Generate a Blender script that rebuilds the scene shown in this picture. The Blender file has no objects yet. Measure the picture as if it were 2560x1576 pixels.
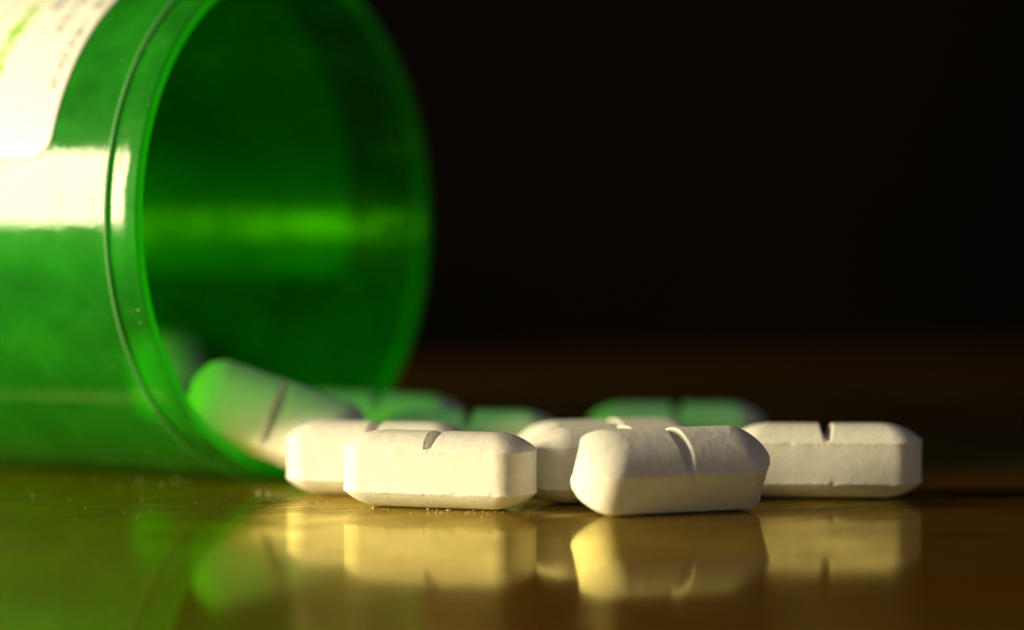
import bpy, bmesh, math, random
from mathutils import Vector, Matrix, noise

random.seed(11)
MM = 0.001
R = math.radians
scene = bpy.context.scene
C = scene.collection
FOCUS = 231.0            # distance from the lens to the front tablets, mm (world y = 0 there)

# ------------------------------------------------------------------ camera
cam_d = bpy.data.cameras.new('camera')
cam_d.lens = 100.0
cam_d.sensor_width = 36.0
cam_d.clip_start = 0.005
cam_d.clip_end = 50.0
cam_d.dof.use_dof = True
cam_d.dof.focus_distance = 0.2318
cam_d.dof.aperture_fstop = 8.8
cam_d.dof.aperture_blades = 0
cam = bpy.data.objects.new('camera', cam_d)
cam.location = (0, -FOCUS * MM, 24.3 * MM)
cam.rotation_euler = (R(90 - 2.11), 0, 0)
C.objects.link(cam)
scene.camera = cam

# ------------------------------------------------------------------ world: faint room light
w = bpy.data.worlds.new('World')
scene.world = w
w.use_nodes = True
bg = w.node_tree.nodes['Background']
bg.inputs['Color'].default_value = (0.90, 0.85, 1.04, 1)
bg.inputs['Strength'].default_value = 0.084

# ------------------------------------------------------------------ key lamp: one warm soft box low at the left
def area_lamp(name, centre, target, sx, sy, radiance, color):
    d = bpy.data.lights.new(name, 'AREA')
    d.shape = 'RECTANGLE'
    d.size = sx * MM
    d.size_y = sy * MM
    d.energy = radiance * math.pi * (sx * MM) * (sy * MM)
    d.color = color
    o = bpy.data.objects.new(name, d)
    o.location = Vector(centre) * MM
    v = (Vector(target) - Vector(centre)).normalized()
    z = -v
    x = Vector((0, 0, 1)).cross(z).normalized()
    y = z.cross(x)
    o.rotation_euler = Matrix((x, y, z)).transposed().to_euler()
    C.objects.link(o)
    return o
area_lamp('soft_box', (-345, -96, 89), (-8, 15, 66), 60, 154, 109.0, (1.0, 0.84, 0.48))

scene.view_settings.view_transform = 'Standard'
scene.view_settings.look = 'None'
scene.view_settings.exposure = 0.0
scene.view_settings.gamma = 1.0
scene.view_settings.use_curve_mapping = False
scene.render.engine = 'CYCLES'
scene.cycles.transparent_max_bounces = 32
scene.cycles.max_bounces = 14
scene.cycles.sample_clamp_indirect = 0.0
scene.cycles.blur_glossy = 0.5
scene.cycles.use_denoising = True
scene.cycles.denoiser = 'OPENIMAGEDENOISE'
scene.cycles.denoising_input_passes = 'RGB_ALBEDO_NORMAL'
scene.cycles.diffuse_bounces = 6
scene.cycles.glossy_bounces = 6

# ------------------------------------------------------------------ helpers
def new_mat(name):
    m = bpy.data.materials.new(name)
    m.use_nodes = True
    nt = m.node_tree
    nt.nodes.clear()
    out = nt.nodes.new('ShaderNodeOutputMaterial')
    return m, nt, out

def N(nt, t, **kw):
    n = nt.nodes.new(t)
    for k, v in kw.items():
        if k in n.inputs:
            n.inputs[k].default_value = v
        else:
            setattr(n, k, v)
    return n

def obj(name, me, mat=None, parent=None):
    o = bpy.data.objects.new(name, me)
    C.objects.link(o)
    if mat is not None and not me.materials:
        me.materials.append(mat)
    if parent is not None:
        o.parent = parent
    return o

def mesh(name, verts, faces, smooth=True):
    me = bpy.data.meshes.new(name)
    me.from_pydata([tuple(Vector(v) * MM) for v in verts], [], faces)
    me.validate()
    if smooth:
        me.polygons.foreach_set('use_smooth', [True] * len(me.polygons))
    me.update()
    return me

def tag(o, label=None, cat=None, group=None, kind=None):
    for k, v in (('label', label), ('category', cat), ('group', group), ('kind', kind)):
        if v:
            o[k] = v
    return o

# ------------------------------------------------------------------ materials
def wood_material():
    m, nt, out = new_mat('varnished_wood')
    L = nt.links.new
    tc = N(nt, 'ShaderNodeTexCoord')
    mp = N(nt, 'ShaderNodeMapping')
    mp.inputs['Rotation'].default_value = (0, 0, R(-7))
    L(tc.outputs['Object'], mp.inputs['Vector'])
    # long grain
    mg = N(nt, 'ShaderNodeMapping')
    mg.inputs['Scale'].default_value = (18, 420, 60)
    L(mp.outputs[0], mg.inputs[0])
    grain = N(nt, 'ShaderNodeTexNoise', Scale=1.0, Detail=5.0, Roughness=0.6)
    L(mg.outputs[0], grain.inputs['Vector'])
    ramp = N(nt, 'ShaderNodeValToRGB')
    ramp.color_ramp.elements[0].position = 0.3
    ramp.color_ramp.elements[0].color = (0.13, 0.054, 0.001, 1)
    ramp.color_ramp.elements[1].position = 0.72
    ramp.color_ramp.elements[1].color = (0.25, 0.110, 0.001, 1)
    L(grain.outputs['Fac'], ramp.inputs[0])
    # short open pores
    mpz = N(nt, 'ShaderNodeMapping')
    mpz.inputs['Scale'].default_value = (110, 3200, 60)
    L(mp.outputs[0], mpz.inputs[0])
    pores = N(nt, 'ShaderNodeTexNoise', Scale=1.0, Detail=2.0, Roughness=0.5)
    L(mpz.outputs[0], pores.inputs['Vector'])
    pr = N(nt, 'ShaderNodeMapRange')
    pr.inputs['From Min'].default_value = 0.545
    pr.inputs['From Max'].default_value = 0.66
    L(pores.outputs['Fac'], pr.inputs['Value'])
    patch = N(nt, 'ShaderNodeTexNoise', Scale=55.0, Detail=2.0)
    L(tc.outputs['Object'], patch.inputs['Vector'])
    pm = N(nt, 'ShaderNodeMapRange')
    pm.inputs['From Min'].default_value = 0.38
    pm.inputs['From Max'].default_value = 0.62
    L(patch.outputs['Fac'], pm.inputs['Value'])
    pmul = N(nt, 'ShaderNodeMath', operation='MULTIPLY')
    L(pr.outputs[0], pmul.inputs[0])
    L(pm.outputs[0], pmul.inputs[1])
    cm = N(nt, 'ShaderNodeMix', data_type='RGBA')
    L(pmul.outputs[0], cm.inputs[0])
    L(ramp.outputs[0], cm.inputs[6])
    cm.inputs[7].default_value = (0.03, 0.012, 0.001, 1)
    # relief: pores sink, varnish slightly wavy
    wav = N(nt, 'ShaderNodeTexNoise', Scale=90.0, Detail=3.0)
    L(mg.outputs[0], wav.inputs['Vector'])
    wav.inputs['Scale'].default_value = 1.6
    b1 = N(nt, 'ShaderNodeBump', Strength=0.10, Distance=0.00006)
    L(wav.outputs['Fac'], b1.inputs['Height'])
    inv = N(nt, 'ShaderNodeMath', operation='SUBTRACT')
    inv.inputs[0].default_value = 1.0
    L(pmul.outputs[0], inv.inputs[1])
    b2 = N(nt, 'ShaderNodeBump', Strength=0.9, Distance=0.00015)
    L(inv.outputs[0], b2.inputs['Height'])
    L(b1.outputs[0], b2.inputs['Normal'])
    dif = N(nt, 'ShaderNodeBsdfDiffuse')
    L(cm.outputs[2], dif.inputs['Color'])
    L(b2.outputs[0], dif.inputs['Normal'])
    # varnish: amber tinted gloss
    smear = N(nt, 'ShaderNodeTexNoise', Scale=45.0, Detail=6.0, Roughness=0.7)
    L(tc.outputs['Object'], smear.inputs['Vector'])
    rr = N(nt, 'ShaderNodeMapRange')
    rr.inputs['From Min'].default_value = 0.35
    rr.inputs['From Max'].default_value = 0.7
    rr.inputs['To Min'].default_value = 0.05
    rr.inputs['To Max'].default_value = 0.12
    L(smear.outputs['Fac'], rr.inputs['Value'])
    gl = N(nt, 'ShaderNodeBsdfGlossy')
    gl.inputs['Color'].default_value = (1.0, 0.91, 0.38, 1)
    L(rr.outputs[0], gl.inputs['Roughness'])
    L(b2.outputs[0], gl.inputs['Normal'])
    fr = N(nt, 'ShaderNodeFresnel', IOR=1.7)
    L(b1.outputs[0], fr.inputs['Normal'])
    mx = N(nt, 'ShaderNodeMixShader')
    dull = N(nt, 'ShaderNodeMath', operation='MULTIPLY_ADD')
    L(pmul.outputs[0], dull.inputs[0])
    dull.inputs[1].default_value = -0.8
    dull.inputs[2].default_value = 1.0
    fm = N(nt, 'ShaderNodeMath', operation='MULTIPLY')
    L(fr.outputs[0], fm.inputs[0])
    L(dull.outputs[0], fm.inputs[1])
    lac = N(nt, 'ShaderNodeMath', operation='MULTIPLY_ADD')
    L(fm.outputs[0], lac.inputs[0])
    lac.inputs[1].default_value = 0.58
    lac.inputs[2].default_value = 0.42
    gv = N(nt, 'ShaderNodeMapRange')
    gv.inputs['From Min'].default_value = 0.3
    gv.inputs['From Max'].default_value = 0.7
    gv.inputs['To Min'].default_value = 0.74
    gv.inputs['To Max'].default_value = 1.06
    L(grain.outputs['Fac'], gv.inputs['Value'])
    lg = N(nt, 'ShaderNodeMath', operation='MULTIPLY')
    lg.use_clamp = True
    L(lac.outputs[0], lg.inputs[0])
    L(gv.outputs[0], lg.inputs[1])
    L(lg.outputs[0], mx.inputs[0])
    L(dif.outputs[0], mx.inputs[1])
    L(gl.outputs[0], mx.inputs[2])
    L(mx.outputs[0], out.inputs['Surface'])
    return m

def tablet_material():
    m, nt, out = new_mat('pressed_tablet')
    L = nt.links.new
    tc = N(nt, 'ShaderNodeTexCoord')
    oi = N(nt, 'ShaderNodeObjectInfo')
    add = N(nt, 'ShaderNodeVectorMath', operation='ADD')
    L(tc.outputs['Object'], add.inputs[0])
    L(oi.outputs['Random'], add.inputs[1])
    g1 = N(nt, 'ShaderNodeTexNoise', Scale=5200.0, Detail=3.0, Roughness=0.65)
    g2 = N(nt, 'ShaderNodeTexNoise', Scale=1300.0, Detail=2.0, Roughness=0.5)
    v = N(nt, 'ShaderNodeTexVoronoi', Scale=2400.0)
    for t in (g1, g2, v):
        L(add.outputs[0], t.inputs['Vector'])
    vm = N(nt, 'ShaderNodeMapRange')
    vm.inputs['From Min'].default_value = 0.0
    vm.inputs['From Max'].default_value = 0.35
    L(v.outputs['Distance'], vm.inputs['Value'])
    b0 = N(nt, 'ShaderNodeBump', Strength=0.25, Distance=0.00003)
    L(vm.outputs[0], b0.inputs['Height'])
    b0.invert = True
    b1 = N(nt, 'ShaderNodeBump', Strength=0.55, Distance=0.00004)
    L(g1.outputs['Fac'], b1.inputs['Height'])
    L(b0.outputs[0], b1.inputs['Normal'])
    b2 = N(nt, 'ShaderNodeBump', Strength=0.35, Distance=0.00008)
    L(g2.outputs['Fac'], b2.inputs['Height'])
    L(b1.outputs[0], b2.inputs['Normal'])
    ramp = N(nt, 'ShaderNodeValToRGB')
    ramp.color_ramp.elements[0].position = 0.25
    ramp.color_ramp.elements[0].color = (0.80, 0.77, 0.71, 1)
    ramp.color_ramp.elements[1].position = 0.65
    ramp.color_ramp.elements[1].color = (0.88, 0.86, 0.81, 1)
    L(g2.outputs['Fac'], ramp.inputs[0])
    p = N(nt, 'ShaderNodeBsdfPrincipled', Roughness=0.62)
    p.inputs['IOR'].default_value = 1.4
    L(ramp.outputs[0], p.inputs['Base Color'])
    p.inputs['Subsurface Weight'].default_value = 0.15
    p.inputs['Subsurface Radius'].default_value = (1.0, 0.8, 0.55)
    p.inputs['Subsurface Scale'].default_value = 0.0005
    L(b2.outputs[0], p.inputs['Normal'])
    L(p.outputs[0], out.inputs['Surface'])
    return m

def plastic_material(name, rough, clear=1.0, milk=1.0):
    m, nt, out = new_mat(name)
    L = nt.links.new
    tc = N(nt, 'ShaderNodeTexCoord')
    cloud = N(nt, 'ShaderNodeTexNoise', Scale=150.0, Detail=5.0, Roughness=0.65)
    L(tc.outputs['Object'], cloud.inputs['Vector'])
    cr = N(nt, 'ShaderNodeMapRange')
    cr.inputs['From Min'].default_value = 0.3
    cr.inputs['From Max'].default_value = 0.7
    cr.inputs['To Min'].default_value = 0.80 * clear
    cr.inputs['To Max'].default_value = 0.52 * clear
    L(cloud.outputs['Fac'], cr.inputs['Value'])
    tr = N(nt, 'ShaderNodeBsdfTransparent')
    tr.inputs['Color'].default_value = (0.27, 0.86, 0.025, 1)
    df = N(nt, 'ShaderNodeBsdfDiffuse')
    df.inputs['Color'].default_value = (0.036 * milk, 0.64 * milk, 0.024 * milk, 1)
    tl = N(nt, 'ShaderNodeBsdfTranslucent')
    tl.inputs['Color'].default_value = (0.05 * milk, 0.60 * milk, 0.006 * milk, 1)
    body = N(nt, 'ShaderNodeMixShader')
    body.inputs[0].default_value = 0.45
    L(df.outputs[0], body.inputs[1])
    L(tl.outputs[0], body.inputs[2])
    mx = N(nt, 'ShaderNodeMixShader')
    L(cr.outputs[0], mx.inputs[0])
    L(body.outputs[0], mx.inputs[1])
    L(tr.outputs[0], mx.inputs[2])
    # moulding ripple
    rip = N(nt, 'ShaderNodeTexNoise', Scale=900.0, Detail=3.0)
    L(tc.outputs['Object'], rip.inputs['Vector'])
    b = N(nt, 'ShaderNodeBump', Strength=0.4, Distance=0.00002)
    L(rip.outputs['Fac'], b.inputs['Height'])
    wav = N(nt, 'ShaderNodeTexNoise', Scale=190.0, Detail=3.0)
    L(tc.outputs['Object'], wav.inputs['Vector'])
    bw = N(nt, 'ShaderNodeBump', Strength=0.25, Distance=0.00006)
    L(wav.outputs['Fac'], bw.inputs['Height'])
    ms = N(nt, 'ShaderNodeMapping')
    ms.inputs['Scale'].default_value = (350, 350, 6500)
    L(tc.outputs['Object'], ms.inputs[0])
    hair = N(nt, 'ShaderNodeTexNoise', Scale=1.0, Detail=2.0)
    L(ms.outputs[0], hair.inputs['Vector'])
    bh = N(nt, 'ShaderNodeBump', Strength=0.25, Distance=0.00001)
    L(hair.outputs['Fac'], bh.inputs['Height'])
    L(bw.outputs[0], bh.inputs['Normal'])
    L(bh.outputs[0], b.inputs['Normal'])
    scuff = N(nt, 'ShaderNodeTexNoise', Scale=420.0, Detail=5.0, Roughness=0.7)
    L(tc.outputs['Object'], scuff.inputs['Vector'])
    sr = N(nt, 'ShaderNodeMapRange')
    sr.inputs['From Min'].default_value = 0.45
    sr.inputs['From Max'].default_value = 0.75
    sr.inputs['To Min'].default_value = rough * 0.8
    sr.inputs['To Max'].default_value = rough * 2.6
    L(scuff.outputs['Fac'], sr.inputs['Value'])
    gl = N(nt, 'ShaderNodeBsdfGlossy')
    L(sr.outputs[0], gl.inputs['Roughness'])
    L(b.outputs[0], gl.inputs['Normal'])
    fr = N(nt, 'ShaderNodeFresnel', IOR=1.32)
    haze = N(nt, 'ShaderNodeBsdfGlossy', Roughness=0.42)
    gmix = N(nt, 'ShaderNodeMixShader')
    gmix.inputs[0].default_value = 0.2
    L(gl.outputs[0], gmix.inputs[1])
    L(haze.outputs[0], gmix.inputs[2])
    geo = N(nt, 'ShaderNodeNewGeometry')
    one = N(nt, 'ShaderNodeMath', operation='SUBTRACT')
    one.inputs[0].default_value = 1.0
    L(geo.outputs['Backfacing'], one.inputs[1])
    mul = N(nt, 'ShaderNodeMath', operation='MULTIPLY')
    L(fr.outputs[0], mul.inputs[0])
    L(one.outputs[0], mul.inputs[1])
    top = N(nt, 'ShaderNodeMixShader')
    L(mul.outputs[0], top.inputs[0])
    L(mx.outputs[0], top.inputs[1])
    L(gmix.outputs[0], top.inputs[2])
    L(top.outputs[0], out.inputs['Surface'])
    return m

def paper_material(name, col, transl, rough=0.45):
    m, nt, out = new_mat(name)
    L = nt.links.new
    tc = N(nt, 'ShaderNodeTexCoord')
    nz = N(nt, 'ShaderNodeTexNoise', Scale=600.0, Detail=4.0)
    L(tc.outputs['Object'], nz.inputs['Vector'])
    b = N(nt, 'ShaderNodeBump', Strength=0.15, Distance=0.00003)
    L(nz.outputs['Fac'], b.inputs['Height'])
    p = N(nt, 'ShaderNodeBsdfPrincipled', Roughness=rough)
    p.inputs['Base Color'].default_value = col
    L(b.outputs[0], p.inputs['Normal'])
    tl = N(nt, 'ShaderNodeBsdfTranslucent')
    tl.inputs['Color'].default_value = col
    mx = N(nt, 'ShaderNodeMixShader')
    mx.inputs[0].default_value = transl
    L(p.outputs[0], mx.inputs[1])
    L(tl.outputs[0], mx.inputs[2])
    L(mx.outputs[0], out.inputs['Surface'])
    return m

def backdrop_material():
    m, nt, out = new_mat('dark_sheet')
    L = nt.links.new
    tc = N(nt, 'ShaderNodeTexCoord')
    nz = N(nt, 'ShaderNodeTexNoise', Scale=8.0, Detail=4.0)
    L(tc.outputs['Object'], nz.inputs['Vector'])
    r = N(nt, 'ShaderNodeValToRGB')
    r.color_ramp.elements[0].color = (0.004, 0.0032, 0.0022, 1)
    r.color_ramp.elements[1].color = (0.010, 0.007, 0.004, 1)
    L(nz.outputs['Fac'], r.inputs[0])
    d = N(nt, 'ShaderNodeBsdfDiffuse')
    L(r.outputs[0], d.inputs['Color'])
    L(d.outputs[0], out.inputs['Surface'])
    return m

WOOD = wood_material()
TABLET = tablet_material()
PLASTIC = plastic_material('green_plastic', 0.08)
INNER = plastic_material('green_plastic_shaded', 0.2, 1.14, 0.34)  # milky colour lowered to paint shade inside the bottle
RIDGE_SHINE = paper_material('painted_ridge_shine', (0.16, 0.47, 0.16, 1), 0.35, 0.3)  # pale green colour stands in for the highlight along the ridge
LIP = plastic_material('plastic_edge_glow', 0.12, 0.6)  # milkier mix imitates the glow of light piped to the lip
PAPER = paper_material('label_paper', (0.92, 0.90, 0.87, 1), 0.2)
INK = paper_material('grey_blue_ink', (0.06, 0.10, 0.16, 1), 0.1)
LIME = paper_material('lime_highlighter', (0.30, 0.66, 0.03, 1), 0.2)
DARK_SHEET = backdrop_material()

# ------------------------------------------------------------------ table and backdrop
def rounded_slab(name, x0, x1, y0, y1, z0, z1, r, mat):
    prof = [(0, z0), (0, z1 - r)]
    for k in range(1, 7):
        a = math.pi / 2 * k / 6
        prof.append((-r + r * math.cos(a), z1 - r + r * math.sin(a)))
    V, F = [], []
    for d, z in prof:
        V += [(x0 - d, y0 - d, z), (x1 + d, y0 - d, z), (x1 + d, y1 + d, z), (x0 - d, y1 + d, z)]
    for i in range(len(prof) - 1):
        for k in range(4):
            a, b = i * 4 + k, i * 4 + (k + 1) % 4
            F.append((a, b, b + 4, a + 4))
    n = (len(prof) - 1) * 4
    F.append((n, n + 1, n + 2, n + 3))
    F.append((3, 2, 1, 0))
    return obj(name, mesh(name, V, F, smooth=False), mat)
table = rounded_slab('table', -53, 640, -330, 205, -28, 0, 0.5, WOOD)
table.rotation_euler = (0, 0, R(20))
tag(table, 'dark varnished wooden table top mirroring the tablets', kind='structure')

bd_v, bd_f = [], []
nx = 60
for i in range(nx + 1):
    x = -1300 + 2600 * i / nx
    for yy, z in ((620 + 14 * math.sin(i * 0.9) + 6 * math.sin(i * 2.3), -420), (620 + 18 * math.sin(i * 0.9 + .3), 1300)):
        bd_v.append((x, yy, z))
for i in range(nx):
    a = i * 2
    bd_f.append((a, a + 2, a + 3, a + 1))
backdrop = obj('backdrop', mesh('backdrop', bd_v, bd_f), DARK_SHEET)  # added sheet, keeps the room light from greying the background
bdm = backdrop.modifiers.new('thick', 'SOLIDIFY')
bdm.thickness = 0.002
tag(backdrop, 'near black sheet added behind the table for a dark background', kind='structure')

# ------------------------------------------------------------------ caplet tablets
TL, TW, BAND, CUP = 16.2, 6.5, 3.5, 1.40
def tablet_outline():
    hw, Re, rf = TW / 2, 4.0, 2.0
    c = TL / 2 - Re
    fx = c + math.sqrt((Re - rf) ** 2 - (hw - rf) ** 2)
    q = []
    xs = [0, .1, .2, .28, .34, .40, .46, .52, .58, .65, .73, .83, .95, 1.1, 1.3]
    x = 1.55
    while x < fx - .1:
        xs.append(x)
        x += .22
    for x in xs:
        q.append((x, hw))
    a_end = math.atan2(hw - rf, fx - c)
    for k in range(0, 9):
        a = math.pi / 2 + (a_end - math.pi / 2) * k / 8
        q.append((fx + rf * math.cos(a), hw - rf + rf * math.sin(a)))
    for k in range(1, 15):
        a = a_end * (1 - k / 14)
        q.append((c + Re * math.cos(a), Re * math.sin(a)))
    q2 = q + [(x, -y) for x, y in reversed(q[:-1])]
    q3 = q2 + [(-x, y) for x, y in reversed(q2[1:-1])]
    return q3

def make_tablet_mesh(name, seed):
    rnd = random.Random(seed)
    off = Vector((seed * 7.3, seed * 3.1, seed * 1.7))
    out = tablet_outline()
    n = len(out)
    V, F = [], []
    mx = TL / 2 - 3.7
    Rr = ((TW / 2) ** 2 + CUP ** 2) / (2 * CUP)
    def cup(t):
        d = TW / 2 * (1 - t)
        a = math.sqrt(max(Rr * Rr - d * d, 0)) - (Rr - CUP)
        b = CUP * (1 - (1 - t) ** 2.5) ** 0.85
        return 0.3 * a + 0.7 * b
    def ring(fn):
        s = len(V)
        for i in range(n):
            V.append(fn(*out[i]))
        return s
    def inset(x, y, t):
        m = max(-mx, min(mx, x))
        return x + (m - x) * t, y * (1 - t)
    def edge_jit(x, y, s):
        return 0.035 * noise.noise(Vector((x * 3.1, y * 3.1, s)) + off) + 0.03 * noise.noise(Vector((x * 8, y * 8, s)) + off) \
            - 0.30 * max(0, noise.noise(Vector((x * 1.4, y * 1.4, s + 5)) + off) - .28)
    ts = [0.012, 0.03, .06, .1, .15, .21, .28, .36, .45, .55, .65, .75, .84, .92, .97, 1.0]
    rings = []
    # underside, centre line outwards
    for t in reversed(ts):
        def fn(x, y, t=t):
            px, py = inset(x, y, t)
            return (px, py, -cup(t))
        rings.append(ring(fn))
    # band with a soft moulded lip at each arris
    for z, g in ((0.0, .03), (.05, .055), (.14, .03), (.35, .0), (1.0, 0), (1.8, 0), (2.6, 0), (BAND - .35, .0), (BAND - .14, .03), (BAND - .05, .055), (BAND, .03)):
        def fn(x, y, z=z, g=g):
            l = math.hypot(x, y)
            e = g
            if g:
                e += edge_jit(x, y, 0 if z < 1 else 9) * (g / .055)
            nx_, ny_ = (0, 1 if y > 0 else -1) if abs(x) < 6 else (x / l, y / l)
            return (x + nx_ * e, y + ny_ * e, z + (edge_jit(x, y, 3) * .6 if g else 0))
        rings.append(ring(fn))
    for t in ts:
        def fn(x, y, t=t):
            px, py = inset(x, y, t)
            h = cup(t)
            ax = abs(px)
            if ax < 1.4:
                g = 0.14 + max(0, ax - .27) * 4.2 + 0.10 * t
                k = .24
                hh = max(k - abs(h - g), 0) / k
                h = min(h, g) - hh * hh * k * .25
                h = max(h, 0.02)
            h += .012 * noise.noise(Vector((px * 2, py * 2, 4)) + off)
            return (px, py, BAND + h)
        rings.append(ring(fn))
    for a, b in zip(rings, rings[1:]):
        for i in range(n):
            j = (i + 1) % n
            F.append((a + i, b + i, b + j, a + j)[::-1])
    me = bpy.data.meshes.new(name)
    bm = bmesh.new()
    bv = [bm.verts.new(Vector(v) * MM) for v in V]
    for f in F:
        try:
            bm.faces.new([bv[i] for i in f])
        except ValueError:
            pass
    bmesh.ops.remove_doubles(bm, verts=bm.verts, dist=1e-7)
    bmesh.ops.recalc_face_normals(bm, faces=bm.faces)
    for f in bm.faces:
        f.smooth = True
    for e in bm.edges:
        if len(e.link_faces) == 2 and e.calc_face_angle(0) > R(38):
            e.smooth = False
    bm.to_mesh(me)
    bm.free()
    # origin at the underside's lowest line
    me.transform(Matrix.Translation((0, 0, CUP * MM)))
    me.materials.append(TABLET)
    return me
TABLETS = [make_tablet_mesh('scored_tablet', s) for s in (1, 2, 3, 4)]

def tablet(X, depth, yaw, label, group=None, roll=0, pitch=0, z=None, variant=0, flip=False):
    """X and depth (mm from the lens plane); yaw > 0 turns the right end away; roll > 0 tips the top towards the lens."""
    me = TABLETS[variant % len(TABLETS)]
    o = bpy.data.objects.new('scored_tablet', me)
    C.objects.link(o)
    mid = Matrix.Translation((0, 0, -(CUP + BAND / 2) * MM))
    rot = Matrix.Rotation(R(yaw), 4, 'Z') @ Matrix.Rotation(R(-pitch), 4, 'Y') @ Matrix.Rotation(R(roll), 4, 'X')
    if flip:
        rot = rot @ Matrix.Rotation(math.pi, 4, 'Z')
    M = rot @ mid
    if z is None:
        low = min((M @ v.co).z for v in me.vertices)
        zz = -low - 0.00001
    else:
        zz = z * MM
    M = Matrix.Translation((X * MM, (depth - FOCUS) * MM, zz)) @ M
    o.matrix_world = M
    tag(o, label, 'tablet', group or 'white scored tablets spilled from the bottle')
    return o

tablet(-5.9, 231.9, -18, 'white scored tablet in front on the left, its long side in warm light', variant=0)
tablet(12.8, 228.4, 22.5, 'white scored tablet in front on the right, tipped forward with a shaded front', roll=30, pitch=0, variant=1)
tablet(-11.3, 242.5, -14, 'white scored tablet just behind the front left tablet, nearest the bottle lip', variant=2, flip=True)
tablet(8.9, 237.3, 22, 'white scored tablet the tipped front tablet leans on', variant=3)
tablet(8.3, 245.0, 21, 'white scored tablet second behind the tipped one, between it and the far green-lit one', variant=0, flip=True)
tablet(26.5, 240.2, -3, 'white scored tablet at the far right with a shadow across its side', variant=1, flip=True)
tablet(-20.6, 250.7, -9, 'tilted tablet sliding out of the bottle mouth, tinted green and yellow', roll=66, pitch=-18, z=5.7, variant=2)
tablet(-3.9, 256.0, -3, 'blurred greenish tablet behind the two front left tablets, left of the middle', variant=3, flip=True)
tablet(15.4, 265.6, -2, 'farthest blurred tablet, green at its left end, behind the right group', variant=2)
tablet(-12.6, 266.0, -4, 'blurred dark green tablet half out of the bottle at the far lip', z=4.05, pitch=-3, variant=1)
tablet(-33.9, 281.0, 101, 'out of focus grey tablet deep inside the bottle above the lip', roll=0, pitch=12, z=7.8, variant=0)

# ------------------------------------------------------------------ green bottle on its side
BR = 23.5
RIM_X, RIM_D, RIM_H = -19.7, 258.0, BR + 0.06
AL = 1.042
bottle = bpy.data.objects.new('pill_bottle', None)
C.objects.link(bottle)
# local frame: x = radial towards the lens side, y = up, z = outwards along the axis
axis = Vector((math.sin(AL), -math.cos(AL), 0))
near = Vector((-math.cos(AL), -math.sin(AL), 0))
up = Vector((0, 0, 1))
M = Matrix((near, up, axis)).transposed().to_4x4()
M.translation = Vector((RIM_X, RIM_D - FOCUS, RIM_H)) * MM
bottle.matrix_world = M
tag(bottle, 'green translucent pill bottle lying on its side, open mouth to the right', 'bottle')

def lathe(name, prof, seg=160, parent=None, mat=None):
    V, F = [], []
    for r, u in prof:
        for k in range(seg):
            a = 2 * math.pi * k / seg
            V.append((r * math.cos(a), r * math.sin(a), u))
    for i in range(len(prof) - 1):
        for k in range(seg):
            j = (k + 1) % seg
            F.append((i * seg + k, i * seg + j, (i + 1) * seg + j, (i + 1) * seg + k))
    me = mesh(name, V, F)
    return obj(name, me, mat, parent)

def arc(cx, cz, r, a0, a1, n=6):
    return [(cx + r * math.cos(R(a0 + (a1 - a0) * k / n)), cz + r * math.sin(R(a0 + (a1 - a0) * k / n))) for k in range(n + 1)]
# the rim: from the ridge outwards, over the lip and back into the neck (counter-clockwise, plastic inside)
LEN = 88.0
rid = [(BR - .02, -3.25)] + arc(BR - .09, -3.10, .13, -20, 100, 6)
lathe('ridge', rid, parent=bottle, mat=RIDGE_SHINE)
rim = [rid[-1], (BR - .17, -2.86), (BR - .235, -2.78), (BR - .25, -2.6), (BR - .225, -2.2), (BR - .205, -1.7), (BR - .20, -1.3), (BR - .215, -.9), (BR - .255, -.5)]
lip0 = arc(BR - .50, -.25, .24, 0, 90, 6)
rim += lip0[:4]
lathe('neck_rim', rim, parent=bottle, mat=PLASTIC)
lip = lip0[3:] + arc(BR - 1.10, -.20, .18, 90, 180, 6) + [(BR - 1.27, -.9)]
lathe('lip_edge', lip, parent=bottle, mat=LIP)
lathe('neck_lining', [(BR - 1.27, -.9), (BR - 1.28, -1.6), (BR - 1.30, -3.25)], parent=bottle, mat=INNER)
body = [(BR - 1.30, -3.25), (BR - 1.32, -20), (BR - 1.36, -50), (BR - 1.4, -LEN + 4)] + \
    [(BR - 4.4 + 3 * math.cos(R(a)), -LEN + 4 - 2.6 * math.sin(R(a))) for a in (30, 60, 90)] + [(8, -LEN + 1.3), (0.01, -LEN + 1.3)]
lathe('inner_wall', body, parent=bottle, mat=INNER)
outer = [(0.01, -LEN), (8, -LEN)] + [(BR - 3 + 3 * math.cos(R(a)), -LEN + 3 - 3 * math.sin(R(a))) for a in (90, 60, 30, 0)] + \
    [(BR, -LEN + 20), (BR, -50), (BR, -20), (BR, -8), (BR - .02, -3.25)]
lathe('outer_wall', outer, parent=bottle, mat=PLASTIC)

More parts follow.
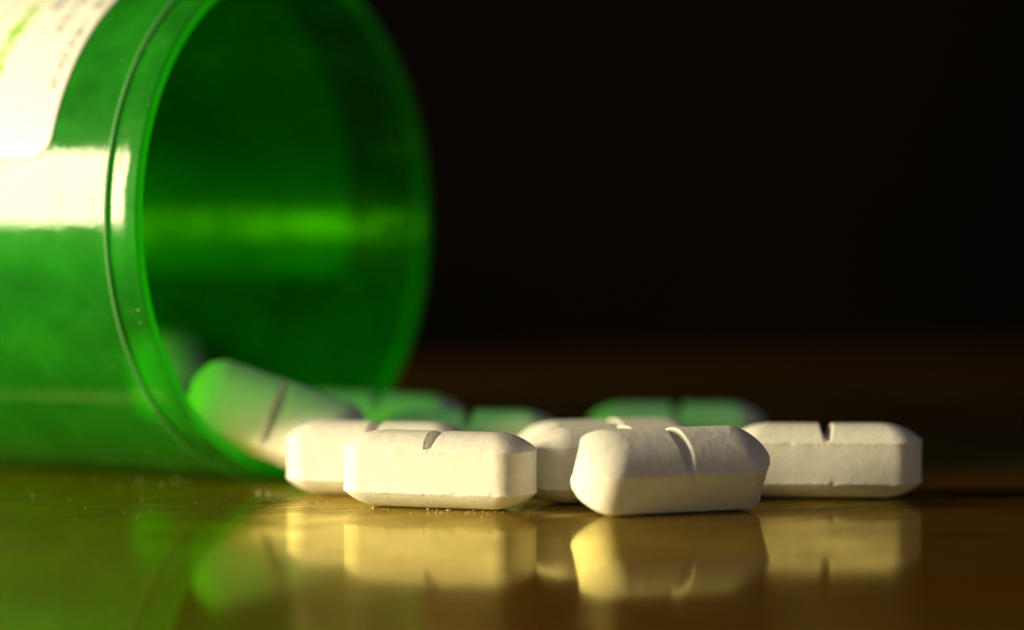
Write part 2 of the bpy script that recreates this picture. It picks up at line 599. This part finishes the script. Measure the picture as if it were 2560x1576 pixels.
# label wrapped round the wall
TH0, TH1 = R(12.6), R(194)
LU0, LU1 = -9.6, -66.0
LR = BR + .03
def cyl(u, th, r):
    return (r * math.cos(th), r * math.sin(th), u)
def label_patch():
    # rounded-corner sheet in (s, u), s = arc length
    S0, S1 = TH0 * BR, TH1 * BR
    rc = 2.0
    nu, ns = 44, 150
    V, F = [], []
    def row_limits(s):
        d = min(s - S0, S1 - s)
        if d < rc:
            return rc - math.sqrt(max(rc * rc - (rc - d) ** 2, 0))
        return 0
    ss = [S0 + rc * (k / 12) ** 1.6 for k in range(12)]
    m = ns
    ss += [S0 + rc + (S1 - S0 - 2 * rc) * k / m for k in range(m)]
    ss += [S1 - rc * (k / 12) ** 1.6 for k in range(12, -1, -1)]
    for rr in (LR, LR + .13):
        for s in ss:
            c = row_limits(s)
            for k in range(nu + 1):
                u = (LU0 - c) + ((LU1 + c) - (LU0 - c)) * k / nu
                V.append(cyl(u, s / BR, rr))
    W = nu + 1
    H = len(ss)
    o2 = W * H
    for i in range(H - 1):
        for k in range(nu):
            a = i * W + k
            F.append((a, a + 1, a + W + 1, a + W))
            F.append((o2 + a, o2 + a + W, o2 + a + W + 1, o2 + a + 1))
    edge = [k for k in range(W)] + [i * W + nu for i in range(1, H)] + [(H - 1) * W + k for k in range(nu - 1, -1, -1)] + [i * W for i in range(H - 2, 0, -1)]
    for a, b in zip(edge, edge[1:] + edge[:1]):
        F.append((a, o2 + a, o2 + b, b))
    me = mesh('label', V, F)
    bm = bmesh.new()
    bm.from_mesh(me)
    bmesh.ops.recalc_face_normals(bm, faces=bm.faces)
    for e in bm.edges:
        if e.calc_face_angle(0) > R(40):
            e.smooth = False
    bm.to_mesh(me)
    bm.free()
    return me
label = obj('label', label_patch(), PAPER, bottle)
label['label'] = 'cream white paper label with blurred grey print and a lime stripe'

# printed glyphs (thin strokes laid on the label)
STROKES = {
    'X': [((0, 0), (1, 1)), ((0, 1), (1, 0))],
    'Y': [((.5, 0), (.5, .5)), ((.5, .5), (0, 1)), ((.5, .5), (1, 1))],
    'U': [((0, 1), (.1, .25)), ((.1, .25), (.5, 0)), ((.5, 0), (.9, .25)), ((.9, .25), (1, 1))],
    'V': [((0, 1), (.5, 0)), ((.5, 0), (1, 1))],
    'A': [((0, 0), (.5, 1)), ((.5, 1), (1, 0)), ((.2, .35), (.8, .35))],
    'I': [((.5, 0), (.5, 1))],
    '8': [((.1, .1), (.9, .1)), ((.9, .1), (.9, .9)), ((.9, .9), (.1, .9)), ((.1, .9), (.1, .1)), ((.1, .5), (.9, .5))],
    'o': [((.2, .2), (.8, .2)), ((.8, .2), (.8, .8)), ((.8, .8), (.2, .8)), ((.2, .8), (.2, .2))],
    '~': [((0, .2), (.3, .8)), ((.3, .8), (.6, .3)), ((.6, .3), (1, .9))],
    '-': [((0, .5), (1, .5))],
    '#': [((0, .2), (1, .3)), ((0, .5), (1, .45)), ((0, .8), (1, .75)), ((.3, 0), (.35, 1)), ((.7, 0), (.65, 1))],
}
def glyph_mesh(name, items, lift):
    V, F = [], []
    def quad(pts):
        s = len(V)
        for u, sarc in pts:
            V.append(cyl(u, sarc / BR, LR + .13 + lift))
        F.append((s, s + 1, s + 2, s + 3))
    for ch, u, s, wdt, hgt, th in items:
        for (x0, y0), (x1, y1) in STROKES[ch]:
            a = (u + (x0 - .5) * wdt, s + (y0 - .5) * hgt)
            b = (u + (x1 - .5) * wdt, s + (y1 - .5) * hgt)
            dx, dy = b[0] - a[0], b[1] - a[1]
            l = math.hypot(dx, dy) or 1
            ex, ey = dx / l * th / 2, dy / l * th / 2
            nx_, ny_ = -dy / l * th / 2, dx / l * th / 2
            quad([(a[0] - ex + nx_, a[1] - ey + ny_), (a[0] - ex - nx_, a[1] - ey - ny_), (b[0] + ex - nx_, b[1] + ey - ny_), (b[0] + ex + nx_, b[1] + ey + ny_)])
    return mesh(name, V, F, smooth=False)
S0 = TH0 * BR
dark, lime = [], []
# column nearest the lip, bottom to top: X Y U A ...
col = [('X', 7.0, 1.5), ('Y', 8.7, 1.1), ('U', 10.0, 1.0), ('V', 11.3, 1.0), ('A', 12.7, 1.4), ('I', 14.0, .8), ('8', 16.4, 1.3), ('o', 17.7, .9), ('I', 18.9, .9), ('o', 20.6, 1.0), ('8', 22.0, 1.3), ('A', 23.6, 1.4), ('U', 25.2, 1.3), ('X', 27, 1.2), ('Y', 28.6, 1.2), ('8', 30, 1.2)]
for ch, s, h in col:
    dark.append((ch, LU0 - 1.25, S0 + s, .9, h * .9, .2))
r2 = random.Random(5)
s = 13.2
for k, ch in enumerate('o~I~#~I~8~U~'):
    dark.append((ch, LU0 - 3.6 - r2.uniform(-.12, .12), S0 + s, .95, 1.1, .2))
    s += 1.25
for s, ch, h in ((16.6, '8', 1.3), (17.9, 'o', .9), (19.2, '#', 1.4), (24.5, '#', 1.6), (26.0, '8', 1.6), (27.5, '#', 1.2), (32, 'A', 1.5)):
    dark.append((ch, LU0 - 6.0, S0 + s, 1.0, h, .22))
s = 7.0
while s < 34:
    h = r2.uniform(1.0, 1.6)
    lime.append((r2.choice('#8#oA'), LU0 - 8.5 + r2.uniform(-.1, .1), S0 + s, 1.3, h, .36))
    s += h + r2.choice((.25, .3, 1.1))
s = 12.0
while s < 34:
    dark.append((r2.choice('~-oI'), LU0 - 11.0, S0 + s, .9, .9, .12))
    s += 1.5
obj('printed_text', glyph_mesh('printed_text', dark, .012), INK, label)['label'] = 'small grey blue printed characters'
obj('highlighted_text', glyph_mesh('highlighted_text', lime, .016), LIME, label)['label'] = 'lime green highlighted print'

# ------------------------------------------------------------------ loose powder: crumbs on the table, specks on the lip
def specks(name, pts, mat):
    bm = bmesh.new()
    rnd = random.Random(3)
    for p, r in pts:
        res = bmesh.ops.create_icosphere(bm, subdivisions=1, radius=r * MM)
        for v in res['verts']:
            v.co *= rnd.uniform(.7, 1.2)
            v.co += Vector(p) * MM
    me = bpy.data.meshes.new(name)
    bm.to_mesh(me)
    bm.free()
    return obj(name, me, mat)
rp = random.Random(21)
pts = []
for k in range(70):                       # crumbs in front of the lit tablet
    a = rp.uniform(-7, 6.5)
    X = -5.9 + a * math.cos(R(-18)) + rp.gauss(0, .2)
    d = 231.9 + a * math.sin(R(-18)) - abs(rp.gauss(0, 1.6)) - 1.3
    r = abs(rp.gauss(0, .03)) + .012
    pts.append(((X, d - FOCUS, r * .3), r))
for k in range(90):                       # a thin scatter over the table
    X = rp.uniform(-42, 16)
    d = rp.uniform(222, 262)
    r = abs(rp.gauss(0, .022)) + .01
    pts.append(((X, d - FOCUS, r * .6), r))
for X, d, r in ((-33.4, 254.3, .06), (-31.0, 251.0, .06), (-30.2, 254.8, .07), (-34.5, 249, .04), (-21.8, 243.6, .10), (-20.9, 243.2, .07), (-17.2, 236.0, .05), (-16.2, 235.6, .06), (-15.4, 236.3, .05)):
    pts.append(((X, d - FOCUS, r * .6), r))
tag(specks('tablet_dust', pts, TABLET), 'fine white tablet dust scattered on the table', 'dust', kind='stuff')
pts = []
for k in range(34):
    th = R(rp.uniform(-50, 50))
    u = rp.choice((-.75, -2.5, -3.3, -4.4)) + rp.gauss(0, .35)
    rr = BR - (.2 if u > -2.8 else 0)
    p = bottle.matrix_world @ (Vector((rr * math.cos(th), rr * math.sin(th), u)) * MM)
    pts.append((p / MM, abs(rp.gauss(0, .022)) + .014))
tag(specks('lip_dust', pts, TABLET), 'tiny pale dust specks stuck to the bottle lip', 'dust', kind='stuff')
